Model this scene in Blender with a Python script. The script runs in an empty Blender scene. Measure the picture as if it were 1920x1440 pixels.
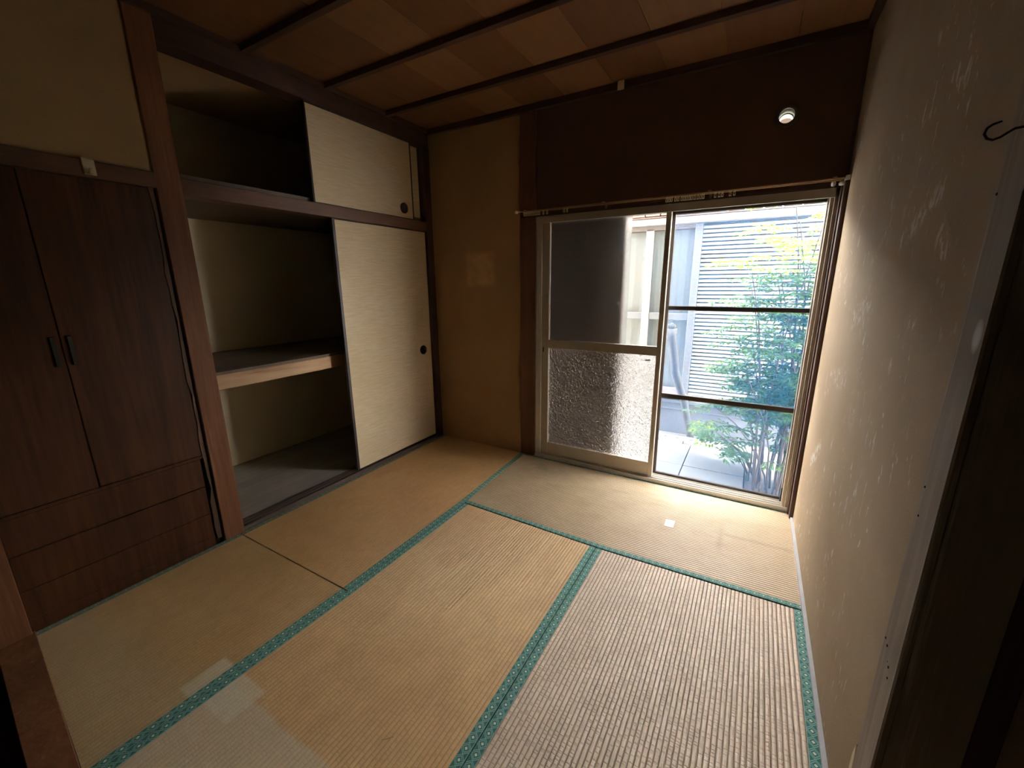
import bpy, bmesh, math, random
from mathutils import Vector, Matrix
random.seed(7)
S = bpy.context.scene
COL = S.collection

# ------------------------------------------------------------------ camera
cam_d = bpy.data.cameras.new('camera'); cam = bpy.data.objects.new('camera', cam_d); COL.objects.link(cam)
YAW, PITCH, ROLL, FOC = -0.52993, -0.23957, -0.008856, 773.02
CAMLOC = Vector((2.34153, -2.73695, 1.33721))
_f = Vector((math.sin(YAW)*math.cos(PITCH), math.cos(YAW)*math.cos(PITCH), math.sin(PITCH)))
_r = Vector((math.cos(YAW), -math.sin(YAW), 0)); _u = _r.cross(_f)
_r2 = math.cos(ROLL)*_r + math.sin(ROLL)*_u; _u2 = -math.sin(ROLL)*_r + math.cos(ROLL)*_u
M = Matrix((_r2, _u2, -_f)).transposed().to_4x4(); M.translation = CAMLOC
cam.matrix_world = M
cam_d.sensor_width = 36; cam_d.lens = FOC/1920*36; cam_d.clip_start = 0.01
S.camera = cam
# ------------------------------------------------------------------ sky, sun, exposure
SKY = 14.0
w = bpy.data.worlds.new('sky'); S.world = w; w.use_nodes = True
bg = w.node_tree.nodes['Background']; bg.inputs[0].default_value = (1.0, 0.985, 0.965, 1); bg.inputs[1].default_value = SKY
sun_d = bpy.data.lights.new('sun_offscreen', 'SUN'); sun_d.energy = 5.0; sun_d.angle = math.radians(3); sun_d.color = (1, .95, .86)
sun = bpy.data.objects.new('sun_offscreen', sun_d); COL.objects.link(sun); sun.location = (2, -6, 9)
sun.rotation_euler = Vector((-0.50, -0.02, -1.0)).to_track_quat('-Z', 'Y').to_euler()
S.view_settings.view_transform = 'Standard'; S.view_settings.look = 'None'
S.view_settings.gamma = 1; S.view_settings.use_curve_mapping = False
S.view_settings.exposure = 1.58
S.cycles.diffuse_bounces = 7; S.cycles.max_bounces = 16; S.cycles.transparent_max_bounces = 24
S.cycles.sample_clamp_indirect = 12

# ------------------------------------------------------------------ material helpers
class NT:
    def __init__(s, name):
        s.m = bpy.data.materials.new(name); s.m.use_nodes = True; s.t = s.m.node_tree; s.t.nodes.clear()
        s.out = s.n('ShaderNodeOutputMaterial')
    def n(s, typ, **kw):
        nd = s.t.nodes.new(typ)
        for k, v in kw.items(): setattr(nd, k, v)
        return nd
    def l(s, a, b): s.t.links.new(a, b)
    def put(s, sock, v):
        if isinstance(v, bpy.types.NodeSocket): s.l(v, sock)
        elif v is not None: sock.default_value = v
    def math(s, op, a, b=None, c=None, clamp=False):
        nd = s.n('ShaderNodeMath', operation=op, use_clamp=clamp)
        s.put(nd.inputs[0], a); s.put(nd.inputs[1], b)
        if c is not None: s.put(nd.inputs[2], c)
        return nd.outputs[0]
    def coord(s, kind='Object', scale=(1, 1, 1), loc=(0, 0, 0)):
        tc = s.n('ShaderNodeTexCoord'); mp = s.n('ShaderNodeMapping')
        s.l(tc.outputs[kind], mp.inputs[0]); mp.inputs['Scale'].default_value = scale; mp.inputs['Location'].default_value = loc
        return mp.outputs[0]
    def noise(s, vec, scale, detail=3, rough=.55, dist=0.0):
        nd = s.n('ShaderNodeTexNoise'); s.l(vec, nd.inputs['Vector']); nd.inputs['Scale'].default_value = scale
        nd.inputs['Detail'].default_value = detail; nd.inputs['Roughness'].default_value = rough; nd.inputs['Distortion'].default_value = dist
        return nd.outputs[0]
    def ramp(s, fac, a, b):
        nd = s.n('ShaderNodeMapRange'); s.put(nd.inputs[0], fac); nd.inputs[1].default_value = a; nd.inputs[2].default_value = b
        return nd.outputs[0]
    def mix(s, fac, a, b, mode='MIX'):
        nd = s.n('ShaderNodeMix', data_type='RGBA', blend_type=mode)
        s.put(nd.inputs[0], fac)
        s.put(nd.inputs[6], a if not isinstance(a, tuple) else (*a, 1)); s.put(nd.inputs[7], b if not isinstance(b, tuple) else (*b, 1))
        return nd.outputs[2]
    def sep(s, vec):
        nd = s.n('ShaderNodeSeparateXYZ'); s.l(vec, nd.inputs[0]); return nd.outputs
    def bsdf(s, col, rough=.6, metal=0.0, bump=None, bstr=.3, bdist=.002, spec=.5):
        b = s.n('ShaderNodeBsdfPrincipled'); s.put(b.inputs['Base Color'], col if not isinstance(col, tuple) else (*col, 1))
        s.put(b.inputs['Roughness'], rough); b.inputs['Metallic'].default_value = metal; b.inputs['Specular IOR Level'].default_value = spec
        if bump is not None:
            bp = s.n('ShaderNodeBump'); bp.inputs['Strength'].default_value = bstr; bp.inputs['Distance'].default_value = bdist
            s.l(bump, bp.inputs['Height']); s.l(bp.outputs[0], b.inputs['Normal'])
        s.l(b.outputs[0], s.out.inputs[0]); return b
    def box_mask(s, axis_sock, lo, hi, soft):
        a = s.ramp(axis_sock, lo - soft, lo + soft); b = s.ramp(axis_sock, hi + soft, hi - soft)
        return s.math('MULTIPLY', a, b)

def plain(name, col, rough=.6, metal=0.0, var=.12, scale=30, bstr=.15, spec=.5):
    k = NT(name); v = k.coord(); f = k.noise(v, scale, 4)
    c = k.mix(f, tuple(x*(1-var) for x in col), tuple(min(1, x*(1+var)) for x in col))
    k.bsdf(c, rough, metal, f, bstr, .001, spec); return k.m

def wood(name, c1, c2, axis=2, fine=90, rough=.55, bstr=.25, stretch=.05, wear=None, spec=.4, splash=None):
    k = NT(name); sc = [1, 1, 1]; sc[axis] = stretch
    v = k.coord(scale=tuple(sc))
    big = k.noise(v, fine*.12, 3, .6, 1.2); f = k.noise(v, fine, 4, .65)
    fac = k.math('ADD', k.math('MULTIPLY', big, .55), k.math('MULTIPLY', f, .45))
    c = k.mix(k.ramp(fac, .34, .66), c1, c2)
    blot = k.noise(k.coord(), 2.3, 3)
    c = k.mix(k.ramp(blot, .35, .75), c, k.mix(.5, c, tuple(x*.62 for x in c1)))
    if wear:
        wv = k.noise(v, fine*.35, 5, .7)
        c = k.mix(k.ramp(wv, .60, .72), c, wear)
    if splash:      # dried white paint spot
        y_, z_, ry, rz = splash; _, yy, zz = k.sep(k.coord())
        d = k.math('ADD', k.math('POWER', k.math('DIVIDE', k.math('SUBTRACT', yy, y_), ry), 2.0), k.math('POWER', k.math('DIVIDE', k.math('SUBTRACT', zz, z_), rz), 2.0))
        c = k.mix(k.math('MULTIPLY', k.ramp(d, 1.0, .2), .8), c, (.62, .64, .66))
    k.bsdf(c, rough, 0, f, bstr, .0015, spec); return k.m

def plaster(name, c1, c2, scratch=None, patch=None, grain=420, rough=.92):
    k = NT(name); v = k.coord()
    big = k.noise(v, 1.6, 4, .6); g = k.noise(v, grain, 2)
    c = k.mix(k.ramp(big, .35, .68), c1, c2)
    c = k.mix(.22, c, k.mix(g, (0, 0, 0), tuple(x*1.9 for x in c2)))
    if scratch:
        reg = k.ramp(k.noise(v, 2.6, 2, .5), .47, .60)
        st = k.noise(k.coord(scale=(1, 1, .32)), 46, 3, .55, .6)
        mk = k.math('MULTIPLY', k.ramp(st, .635, .665), reg)
        st2 = k.noise(k.coord(scale=(1, 1, .5), loc=(3, 1, 0)), 26, 4, .6, .3)
        mk2 = k.math('MULTIPLY', k.ramp(st2, .655, .69), reg)
        mk = k.math('MAXIMUM', mk, mk2)
        xyz = k.sep(v)
        for (y0, z0, y1, z1, wd, th) in scratch:      # scuffed bands with a shape of their own
            dy, dz = y1-y0, z1-z0; L = math.hypot(dy, dz)
            a = k.math('ADD', k.math('MULTIPLY', k.math('SUBTRACT', xyz[1], y0), dy/L), k.math('MULTIPLY', k.math('SUBTRACT', xyz[2], z0), dz/L))
            p = k.math('ABSOLUTE', k.math('ADD', k.math('MULTIPLY', k.math('SUBTRACT', xyz[1], y0), -dz/L), k.math('MULTIPLY', k.math('SUBTRACT', xyz[2], z0), dy/L)))
            band = k.math('MULTIPLY', k.box_mask(a, 0, L, .02), k.ramp(p, wd, wd*.3))
            s3 = k.ramp(k.noise(k.coord(scale=(1, 1, .45)), 70, 3, .6, .4), th, th+.06)
            mk = k.math('MAXIMUM', mk, k.math('MULTIPLY', band, s3))
        c = k.mix(k.math('MULTIPLY', mk, .58), c, (.62, .59, .54))
    if patch:
        x0, x1, z0, z1 = patch; xyz = k.sep(v)
        mk = k.math('MULTIPLY', k.box_mask(xyz[0], x0, x1, .02), k.box_mask(xyz[2], z0, z1, .02))
        mk = k.math('MULTIPLY', mk, k.ramp(k.noise(v, 9, 3), .2, .6))
        c = k.mix(k.math('MULTIPLY', mk, .75), c, tuple(min(1, x*1.55) for x in c2))
    k.bsdf(c, rough, 0, g, .35, .0012, .15); return k.m

def tatami_mat(name, c1, c2, groove, worn=0.0, extra=None):
    k = NT(name)
    uv = k.coord('UV')
    ux, vx, _ = k.sep(uv); row = k.math('DIVIDE', vx, .0155); ri = k.math('FLOOR', row); fr_ = k.math('FRACT', row)
    groove_f = k.ramp(k.math('ABSOLUTE', k.math('SUBTRACT', fr_, .5)), .33, .49)
    cv = k.n('ShaderNodeCombineXYZ'); k.l(k.math('MULTIPLY', ux, 52), cv.inputs[0]); k.l(k.math('MULTIPLY', ri, 7.31), cv.inputs[1])
    cell = k.ramp(k.math('ABSOLUTE', k.math('SUBTRACT', k.noise(cv.outputs[0], 1.0, 0), .5)), .055, .012)
    cv2 = k.n('ShaderNodeCombineXYZ'); k.l(k.math('MULTIPLY', ux, 9), cv2.inputs[0]); k.l(k.math('MULTIPLY', ri, 3.7), cv2.inputs[1])
    tone = k.noise(cv2.outputs[0], 1.0, 2)
    strand = k.noise(k.coord('UV', scale=(1, .10, 1)), 330, 3, .6)
    v = k.coord()
    blot = k.noise(v, 1.7, 4, .6); mid = k.noise(v, 7, 4, .65)
    c = k.mix(k.ramp(blot, .35, .7), c1, c2)
    c = k.mix(k.math('MULTIPLY', k.ramp(mid, .40, .70), .35), c, tuple(x*.72 for x in c1))
    c = k.mix(k.math('MULTIPLY', k.math('SUBTRACT', strand, .3), .5), c, tuple(min(1, x*1.35) for x in c2))
    c = k.mix(k.math('MULTIPLY', k.ramp(tone, .35, .7), .22), c, tuple(x*.7 for x in c1))
    weave = k.math('MAXIMUM', groove_f, k.math('MULTIPLY', cell, .30+.25*worn))
    gm = k.math('MULTIPLY', weave, .40+.22*worn)
    c = k.mix(gm, c, groove)
    if extra: c = extra(k, c, v)
    h = k.math('SUBTRACT', k.math('MULTIPLY', strand, .5), k.math('MULTIPLY', weave, .7+.5*worn))
    k.bsdf(c, k.math('ADD', .36, k.math('MULTIPLY', mid, .22)), 0, h, .5+.2*worn, .0016, .6+.2*worn)
    return k.m

def heri_mat(name, dust=0.0):
    k = NT(name); x, y, z = k.sep(k.coord('UV'))
    u = k.math('ABSOLUTE', k.math('SUBTRACT', k.math('FRACT', k.math('DIVIDE', x, .034)), .5))
    u2 = k.math('SUBTRACT', .5, u)
    vv = k.math('ABSOLUTE', k.math('SUBTRACT', k.math('DIVIDE', y, .031), .5))
    d = k.math('ADD', k.math('MULTIPLY', u, 1.15), vv)
    base = k.mix(k.noise(k.coord(), 160, 3), (.030, .115, .095), (.060, .185, .155))
    line = k.math('LESS_THAN', k.math('ABSOLUTE', k.math('SUBTRACT', d, .40)), .055)
    line = k.math('MAXIMUM', line, k.math('LESS_THAN', k.math('ABSOLUTE', k.math('SUBTRACT', u2, k.math('MULTIPLY', vv, .8))), .045))
    line = k.math('MAXIMUM', line, k.math('LESS_THAN', k.math('ABSOLUTE', k.math('SUBTRACT', vv, .47)), .03))
    c = k.mix(k.math('MULTIPLY', line, .75), base, (.26, .46, .41))
    c = k.mix(k.math('MULTIPLY', k.math('LESS_THAN', d, .17), .9), c, (.62, .66, .52))
    if dust: c = k.mix(dust, c, (.20, .18, .13))
    k.bsdf(c, .75, 0, k.noise(k.coord(), 900, 2), .3, .0006, .3); return k.m

def clear_glass(name, tint=(.96, .98, .98), refl=.08):
    k = NT(name); t = k.n('ShaderNodeBsdfTransparent'); t.inputs[0].default_value = (*tint, 1)
    g = k.n('ShaderNodeBsdfGlossy'); g.inputs['Roughness'].default_value = .03
    fr = k.n('ShaderNodeFresnel'); fr.inputs[0].default_value = 1.45
    mx = k.n('ShaderNodeMixShader'); k.l(k.math('MULTIPLY', fr.outputs[0], .8, clamp=True), mx.inputs[0]); k.l(t.outputs[0], mx.inputs[1]); k.l(g.outputs[0], mx.inputs[2])
    k.l(mx.outputs[0], k.out.inputs[0]); return k.m

def frosted(name, rough, bstr, bscale, tint=(.93, .95, .95), bdist=.002):
    k = NT(name); b = k.n('ShaderNodeBsdfPrincipled'); b.inputs['Base Color'].default_value = (*tint, 1)
    b.inputs['Transmission Weight'].default_value = 1; b.inputs['Roughness'].default_value = rough; b.inputs['IOR'].default_value = 1.45
    bp = k.n('ShaderNodeBump'); bp.inputs['Strength'].default_value = bstr; bp.inputs['Distance'].default_value = bdist
    k.l(k.noise(k.coord(), bscale, 2, .5), bp.inputs['Height']); k.l(bp.outputs[0], b.inputs['Normal'])
    k.l(b.outputs[0], k.out.inputs[0]); return k.m

def screen_mesh(name, cover, col):
    k = NT(name); t = k.n('ShaderNodeBsdfTransparent')
    d = k.n('ShaderNodeBsdfDiffuse'); d.inputs[0].default_value = (*col, 1)
    tr = k.n('ShaderNodeBsdfTranslucent'); tr.inputs[0].default_value = (*col, 1)
    m1 = k.n('ShaderNodeMixShader'); m1.inputs[0].default_value = .5; k.l(d.outputs[0], m1.inputs[1]); k.l(tr.outputs[0], m1.inputs[2])
    m2 = k.n('ShaderNodeMixShader'); m2.inputs[0].default_value = cover; k.l(t.outputs[0], m2.inputs[1]); k.l(m1.outputs[0], m2.inputs[2])
    k.l(m2.outputs[0], k.out.inputs[0]); return k.m

def leaf_mat(name, c1, c2, scale=2.5):
    k = NT(name); v = k.coord(); f = k.ramp(k.noise(v, scale, 3), .35, .65)
    x, y, z = k.sep(v)
    c = k.mix(f, c1, c2)
    d = k.n('ShaderNodeBsdfPrincipled'); k.l(c, d.inputs['Base Color']); d.inputs['Roughness'].default_value = .45
    t = k.n('ShaderNodeBsdfTranslucent'); k.l(k.mix(.4, c, (.22, .30, .02)), t.inputs[0])
    m = k.n('ShaderNodeMixShader'); m.inputs[0].default_value = .4; k.l(d.outputs[0], m.inputs[1]); k.l(t.outputs[0], m.inputs[2])
    k.l(m.outputs[0], k.out.inputs[0]); return k.m

# ------------------------------------------------------------------ materials
DKW = wood('dark_wood_vertical', (.050, .022, .014), (.105, .048, .030), 2, 80)
DKX = wood('dark_wood_x', (.050, .022, .014), (.100, .046, .030), 0, 80)
DKY = wood('dark_wood_y', (.055, .025, .016), (.105, .050, .032), 1, 80)
POST = wood('red_brown_post', (.15, .055, .022), (.29, .125, .055), 2, 85, wear=(.30, .16, .09))
LINT = wood('lintel_wood', (.115, .058, .034), (.19, .10, .062), 1, 90, wear=(.26, .15, .10))
LINTP = wood('lintel_pale_edge', (.16, .12, .085), (.23, .175, .125), 1, 90)
CAB = wood('cabinet_plywood', (.036, .011, .004), (.125, .045, .016), 2, 60, rough=.42, bstr=.12, stretch=.06, spec=.35)
CABD = plain('cabinet_gap', (.012, .007, .005), .9)
SILL = wood('sill_wood', (.055, .035, .028), (.11, .075, .058), 1, 110, wear=(.2, .16, .13))
BARE = wood('bare_softwood', (.42, .25, .13), (.60, .40, .23), 1, 45, rough=.7, wear=(.30, .15, .07))
SHELFB = wood('shelf_board', (.12, .085, .06), (.20, .15, .11), 1, 50, rough=.75)
CLFLOOR = wood('closet_floor_board', (.27, .235, .20), (.40, .355, .31), 1, 30, rough=.7, wear=(.42, .40, .37))
GREYW = wood('weathered_grey_wood', (.20, .150, .105), (.36, .285, .215), 2, 90, rough=.75, bstr=.6, stretch=.03, wear=(.52, .46, .38), splash=(-1.866, 1.255, .016, .028))
WALLP = plaster('earth_plaster', (.37, .225, .11), (.47, .30, .155), patch=(.335, .595, 1.32, 1.565))
WALLR = plaster('worn_earth_plaster', (.31, .22, .135), (.39, .295, .195),
                scratch=[(-1.44, 1.53, -1.18, 1.43, .035, .50), (-.98, 1.27, -.72, 1.19, .05, .52), (-.85, .98, -.48, .92, .05, .54), (-.55, .62, -.35, .45, .05, .50),
                         (-1.0, 1.17, -1.02, .86, .06, .60), (-1.05, .42, -1.1, .18, .10, .60), (-.55, .30, -.9, .08, .12, .62)])
WALLC = plaster('closet_plaster', (.55, .46, .30), (.68, .59, .42))
WALLT = plaster('upper_plaster', (.35, .225, .105), (.44, .295, .145))
CHOC = plaster('chocolate_wall', (.115, .060, .044), (.150, .082, .060), grain=300)
FUS = None
def _fus():
    k = NT('fusuma_paper'); f = k.noise(k.coord(scale=(1, .06, 1)), 160, 4, .6); b = k.noise(k.coord(), 2.2, 3)
    c = k.mix(k.ramp(f, .35, .65), (.56, .44, .27), (.66, .54, .36)); c = k.mix(k.math('MULTIPLY', k.ramp(b, .4, .7), .3), c, (.52, .38, .21))
    k.bsdf(c, .7, 0, f, .15, .0006, .3); return k.m
FUS = _fus()
FRAMEB = plain('black_lacquer', (.022, .010, .008), .4)
PULL = plain('aged_brass_pull', (.026, .016, .011), .45, .2)
ALU = plain('aluminium_frame', (0.450, 0.390, 0.315), .42, .55, var=.1, scale=14)
ALUB = plain('aluminium_bright', (.60, .57, .52), .38, .55, var=.1, scale=14)
BRONZE = plain('bronze_frame', (.055, .042, .034), .45, .4)
STILE = plain('grey_bronze_stile', (.20, .175, .15), .45, .4)
DARKPL = plain('dark_plastic', (.02, .018, .016), .5)
CREAM = plain('yellowed_plastic', (.62, .52, .30), .45, var=.06)
WHITEP = plain('white_plastic', (.78, .77, .74), .4, var=.04)
RINGP = plain('taupe_plastic', (.08, .062, .055), .5)
BRASS = plain('brass_rail', (.42, .26, .15), .35, .75)
IRON = plain('dark_iron', (.035, .022, .015), .5, .5)
GREYB = plain('grey_skirting', (.40, .385, .39), .7, var=.1, scale=60)
AMADO = plain('storm_shutter_brown', (0.090, 0.058, 0.042), .6, var=.15, scale=8)
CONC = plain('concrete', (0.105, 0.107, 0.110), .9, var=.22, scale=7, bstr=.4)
CONCL = plain('concrete_block_grey', (0.300, 0.300, 0.290), .9, var=.2, scale=40, bstr=.5)
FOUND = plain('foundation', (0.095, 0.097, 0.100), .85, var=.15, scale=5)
SOIL = plain('soil', (.12, .10, .08), .95, var=.4, scale=20, bstr=.8)
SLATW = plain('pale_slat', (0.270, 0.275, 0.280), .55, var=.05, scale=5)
SLATD = plain('slat_backing', (0.045, 0.047, 0.052), .8)
NWALL = plain('neighbour_wall', (0.250, 0.220, 0.210), .85, var=.06, scale=8)
NFRAME = plain('neighbour_frame', (0.120, 0.120, 0.124), .5, .2)
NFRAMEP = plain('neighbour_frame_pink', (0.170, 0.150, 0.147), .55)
NHEAD = plain('neighbour_header', (0.110, 0.092, 0.080), .6)
NBAND = plain('neighbour_band', (0.240, 0.215, 0.205), .7, var=.05)
NTILE = plain('neighbour_tile', (0.170, 0.115, 0.092), .8, var=.1, scale=12)
NROOF = plain('neighbour_roof', (.13, .12, .12), .8)
CURT = plain('curtain_cloth', (0.450, 0.490, 0.510), .9, var=.05, scale=6)
BARK = wood('bark', (.055, .05, .045), (.11, .10, .09), 2, 40, rough=.95, bstr=1.0, stretch=.3)
CANE = wood('cane_bark', (.05, .038, .028), (.12, .09, .068), 2, 60, rough=.9, stretch=.2)
LEAF = leaf_mat('nandina_leaf', (.028, .085, .030), (.07, .15, .030))
LEAFY = leaf_mat('yellow_green_leaf', (.15, .28, .006), (.30, .38, .008))
LEAFD = leaf_mat('blue_green_leaf', (.045, .10, .05), (.10, .19, .07), 5)
PAPER = None
def _paper():
    k = NT('printed_paper'); f = k.noise(k.coord(scale=(1, 6, 1)), 90, 2); c = k.mix(k.ramp(f, .55, .66), (.80, .80, .80), (.60, .62, .65))
    k.bsdf(c, .7); return k.m
PAPER = _paper()
OUTW = plain('outer_render', (0.400, 0.400, 0.400), .9)
BACKF = wood('back_room_floor', (.030, .017, .010), (.055, .032, .02), 0, 60)
BACKW = plaster('back_room_plaster', (.17, .12, .075), (.22, .16, .10))
CEILB = [wood('ceiling_board_%s' % n, a, b, 1, 45, rough=.6, bstr=.1, stretch=.03) for n, a, b in
         (('light', (.235, .110, .040), (.30, .145, .058)), ('dark', (.175, .077, .027), (.225, .103, .039)), ('mid', (.20, .090, .034), (.26, .12, .05)))]
CLEAR = clear_glass('clear_glass')
FILM = frosted('frosting_film', .20, .35, 260, (.86, .87, .88))
PATT = frosted('patterned_glass', .0, 1.0, 60, (.98, .98, .98), .020)
MESHM = screen_mesh('insect_mesh', .17, (.045, .24, .53))

# ------------------------------------------------------------------ mesh helpers
class MB:
    def __init__(s): s.v = []; s.f = []; s.uv = None
    def box(s, x0, x1, y0, y1, z0, z1):
        b = len(s.v)
        s.v += [(x, y, z) for z in (z0, z1) for y in (y0, y1) for x in (x0, x1)]
        s.f += [tuple(b+i for i in q) for q in ((0, 2, 3, 1), (4, 5, 7, 6), (0, 1, 5, 4), (2, 6, 7, 3), (0, 4, 6, 2), (1, 3, 7, 5))]
        return s
    def prism(s, poly, z0, z1):
        b = len(s.v); n = len(poly)
        s.v += [(x, y, z0) for x, y in poly] + [(x, y, z1) for x, y in poly]
        s.f += [tuple(b+i for i in reversed(range(n))), tuple(b+n+i for i in range(n))]
        s.f += [(b+i, b+(i+1) % n, b+n+(i+1) % n, b+n+i) for i in range(n)]
        return s
    def tube(s, pts, r, n=8, cap=True):
        pts = [Vector(p) for p in pts]; rs = r if isinstance(r, (list, tuple)) else [r]*len(pts)
        b = len(s.v); t0 = (pts[1]-pts[0]).normalized(); a = t0.orthogonal().normalized()
        for i, p in enumerate(pts):
            t = (pts[min(i+1, len(pts)-1)]-pts[max(i-1, 0)]).normalized()
            a = (a - t*a.dot(t)).normalized(); c = t.cross(a)
            s.v += [tuple(p + rs[i]*(math.cos(2*math.pi*j/n)*a + math.sin(2*math.pi*j/n)*c)) for j in range(n)]
        for i in range(len(pts)-1):
            for j in range(n):
                s.f.append((b+i*n+j, b+i*n+(j+1) % n, b+(i+1)*n+(j+1) % n, b+(i+1)*n+j))
        if cap:
            s.f.append(tuple(b+j for j in reversed(range(n)))); e = b+(len(pts)-1)*n; s.f.append(tuple(e+j for j in range(n)))
        return s
    def lathe(s, prof, c, ax, n=32):
        ax = Vector(ax).normalized(); a = ax.orthogonal().normalized(); d = ax.cross(a); c = Vector(c); b = len(s.v)
        for r, h in prof:
            s.v += [tuple(c + ax*h + r*(math.cos(2*math.pi*j/n)*a + math.sin(2*math.pi*j/n)*d)) for j in range(n)]
        for i in range(len(prof)-1):
            for j in range(n):
                s.f.append((b+i*n+j, b+i*n+(j+1) % n, b+(i+1)*n+(j+1) % n, b+(i+1)*n+j))
        return s
    def build(s, name, mat, parent=None, bevel=0, smooth=False):
        me = bpy.data.meshes.new(name); me.from_pydata(s.v, [], s.f); me.update()
        if s.uv:
            ly = me.uv_layers.new(name='UVMap')
            for lp in me.loops: ly.data[lp.index].uv = s.uv[lp.vertex_index]
        bm = bmesh.new(); bm.from_mesh(me); bmesh.ops.recalc_face_normals(bm, faces=bm.faces)
        if bevel: bmesh.ops.bevel(bm, geom=[e for e in bm.edges if len(e.link_faces) == 2 and e.calc_face_angle(0) > .5], offset=bevel, segments=1, affect='EDGES', clamp_overlap=True)
        bm.to_mesh(me); bm.free()
        if smooth: me.shade_smooth()
        o = bpy.data.objects.new(name, me); COL.objects.link(o); me.materials.append(mat)
        if parent:
            o.parent = parent; o.matrix_parent_inverse = Matrix.Translation(-wloc(parent))
        return o
WL = {}
def wloc(o):
    return WL.get(o.name, Vector((0, 0, 0)))
def tag(o, label, cat=None, group=None, kind=None):
    o['label'] = label
    if cat: o['category'] = cat
    if group: o['group'] = group
    if kind: o['kind'] = kind
    return o
def empty(name, loc, label, cat=None, group=None, kind=None):
    o = bpy.data.objects.new(name, None); COL.objects.link(o); o.location = loc; o.empty_display_size = .05
    WL[o.name] = Vector(loc); return tag(o, label, cat, group, kind)
def box(name, b, mat, parent=None, bevel=.0015):
    return MB().box(*b).build(name, mat, parent, bevel)
def struct(name, b, mat, label, bevel=.0015):
    return tag(box(name, b, mat, None, bevel), label, kind='structure')

RX, H, NEAR = 2.660, 2.479, -2.62
# ------------------------------------------------------------------ structure: floor, walls
struct('floor', (-.1, 2.745, -2.72, 0.0, -.12, -.055), BACKF, 'dark boards under the tatami mats', 0)
wb = empty('wall_back', (.4, .06, 0), 'brown earth plaster wall around the window', kind='structure')
box('plaster_panel', (-1.1, .83, 0, .12, -.45, 2.6), WALLP, wb, 0)
def holed():
    bm = bmesh.new(); x0, x1, z0, z1 = .93, 2.80, 1.800, 2.60; cx, cz, r, n = 2.366, 2.150, .0365, 32
    out = [bm.verts.new(p) for p in ((x0, 0, z0), (x1, 0, z0), (x1, 0, z1), (x0, 0, z1))]
    inn = [bm.verts.new((cx+r*math.cos(2*math.pi*i/n), 0, cz+r*math.sin(2*math.pi*i/n))) for i in range(n)]
    es = [bm.edges.new((out[i], out[(i+1) % 4])) for i in range(4)] + [bm.edges.new((inn[i], inn[(i+1) % n])) for i in range(n)]
    bmesh.ops.triangle_fill(bm, edges=es, use_beauty=True)
    ex = bmesh.ops.extrude_face_region(bm, geom=list(bm.faces))
    for v in ex['geom']:
        if isinstance(v, bmesh.types.BMVert): v.co.y += .12
    bmesh.ops.recalc_face_normals(bm, faces=bm.faces)
    me = bpy.data.meshes.new('brown_upper_panel'); bm.to_mesh(me); bm.free(); me.materials.append(CHOC)
    o = bpy.data.objects.new('brown_upper_panel', me); COL.objects.link(o); o.parent = wb; o.matrix_parent_inverse = Matrix.Translation(-wloc(wb))
    o['label'] = 'dark chocolate wall panel above the window'
holed()
box('plaster_panel', (2.66, 3.4, .0, .12, -.45, 2.6), WALLP, wb, 0)
box('plaster_panel', (.83, 2.70, .0, .12, -.45, -.03), OUTW, wb, 0)
struct('wall_right', (RX, 2.745, -1.80, .0, -.06, 2.6), WALLR, 'tan earth plaster wall with white scuffs and scratches', 0)
struct('baseboard_right', (2.647, 2.662, -1.79, -.092, -.01, .012), GREYB, 'narrow pale grey strip along the foot of the scuffed wall')
# closet shell
struct('wall_closet_back', (-1.0, -.90, -1.84, .0, -.1, 2.6), WALLC, 'plaster wall at the back of the open closet', 0)
struct('wall_closet_side', (-.90, -.06, -1.84, -1.81, -.1, 2.6), WALLC, 'plaster side wall inside the open closet', 0)
struct('wall_left', (-.07, -.004, -2.64, -1.80, 1.80, 2.6), WALLT, 'dim olive brown plaster above the wooden cabinet', 0)
# ceiling
ce = empty('ceiling', (1.3, -1.3, H), 'brown board ceiling under dark battens', kind='structure')
edges = [-.35, -.05, .25, .573, .860, 1.154, 1.468, 1.769, 2.070, 2.372, 2.70]
for i in range(len(edges)-1):
    box('ceiling_board', (edges[i]+.0006, edges[i+1]-.0006, -2.72, .0, H, H+.010+.002*(i % 2)), CEILB[(0, 1, 1, 0, 1, 0, 1, 0, 2, 0)[i]], ce, .0008)
struct('ceiling_slab', (-1.2, 4.6, -5.9, .12, 2.60, 2.66), BACKW, 'plain slab over the boards', 0)
for i, y in enumerate((-.428, -.900, -1.362, -1.83, -2.29)):
    struct('trim_%d' % (i+1), (-.02, RX, y-.017, y+.017, H-.030, H+.001), DKX, 'dark batten across the board ceiling, number %s from the window wall' % ('one', 'two', 'three', 'four', 'five')[i])
struct('trim_6', (.0, RX, -.030, .001, 2.440, H), DKX, 'dark cornice where the ceiling meets the window wall')
struct('trim_7', (RX-.028, RX+.01, -1.80, -.0, 2.445, H), DKY, 'dark cornice along the scuffed wall')
struct('trim_8', (-.10, .004, -1.73, -.0, 2.358, H), DKY, 'dark beam above the upper closet doors')
struct('trim_9', (.0, .026, -2.64, -.028, 2.448, H), DKY, 'dark cornice above the closet')
struct('trim_10', (-.08, .006, -.068, .012, -.05, 2.36), DKW, 'dark corner post between closet and window wall')
struct('trim_11', (-.10, .008, -1.826, -1.726, -.05, H), POST, 'reddish brown post between cabinet and open closet', .003)
struct('trim_12', (-.095, .004, -1.727, -.06, 1.745, 1.816), LINT, 'brown lintel between upper and lower closet')
struct('trim_13', (-.075, -.045, -1.727, -.07, 1.816, 1.846), LINTP, 'pale worn track board on top of the closet lintel')
struct('trim_14', (.823, .948, -.014, .03, -.05, 2.442), wood('window_post', (.12, .048, .026), (.20, .088, .050), 2, 80), 'dark brown post beside the window', .003)
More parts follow.
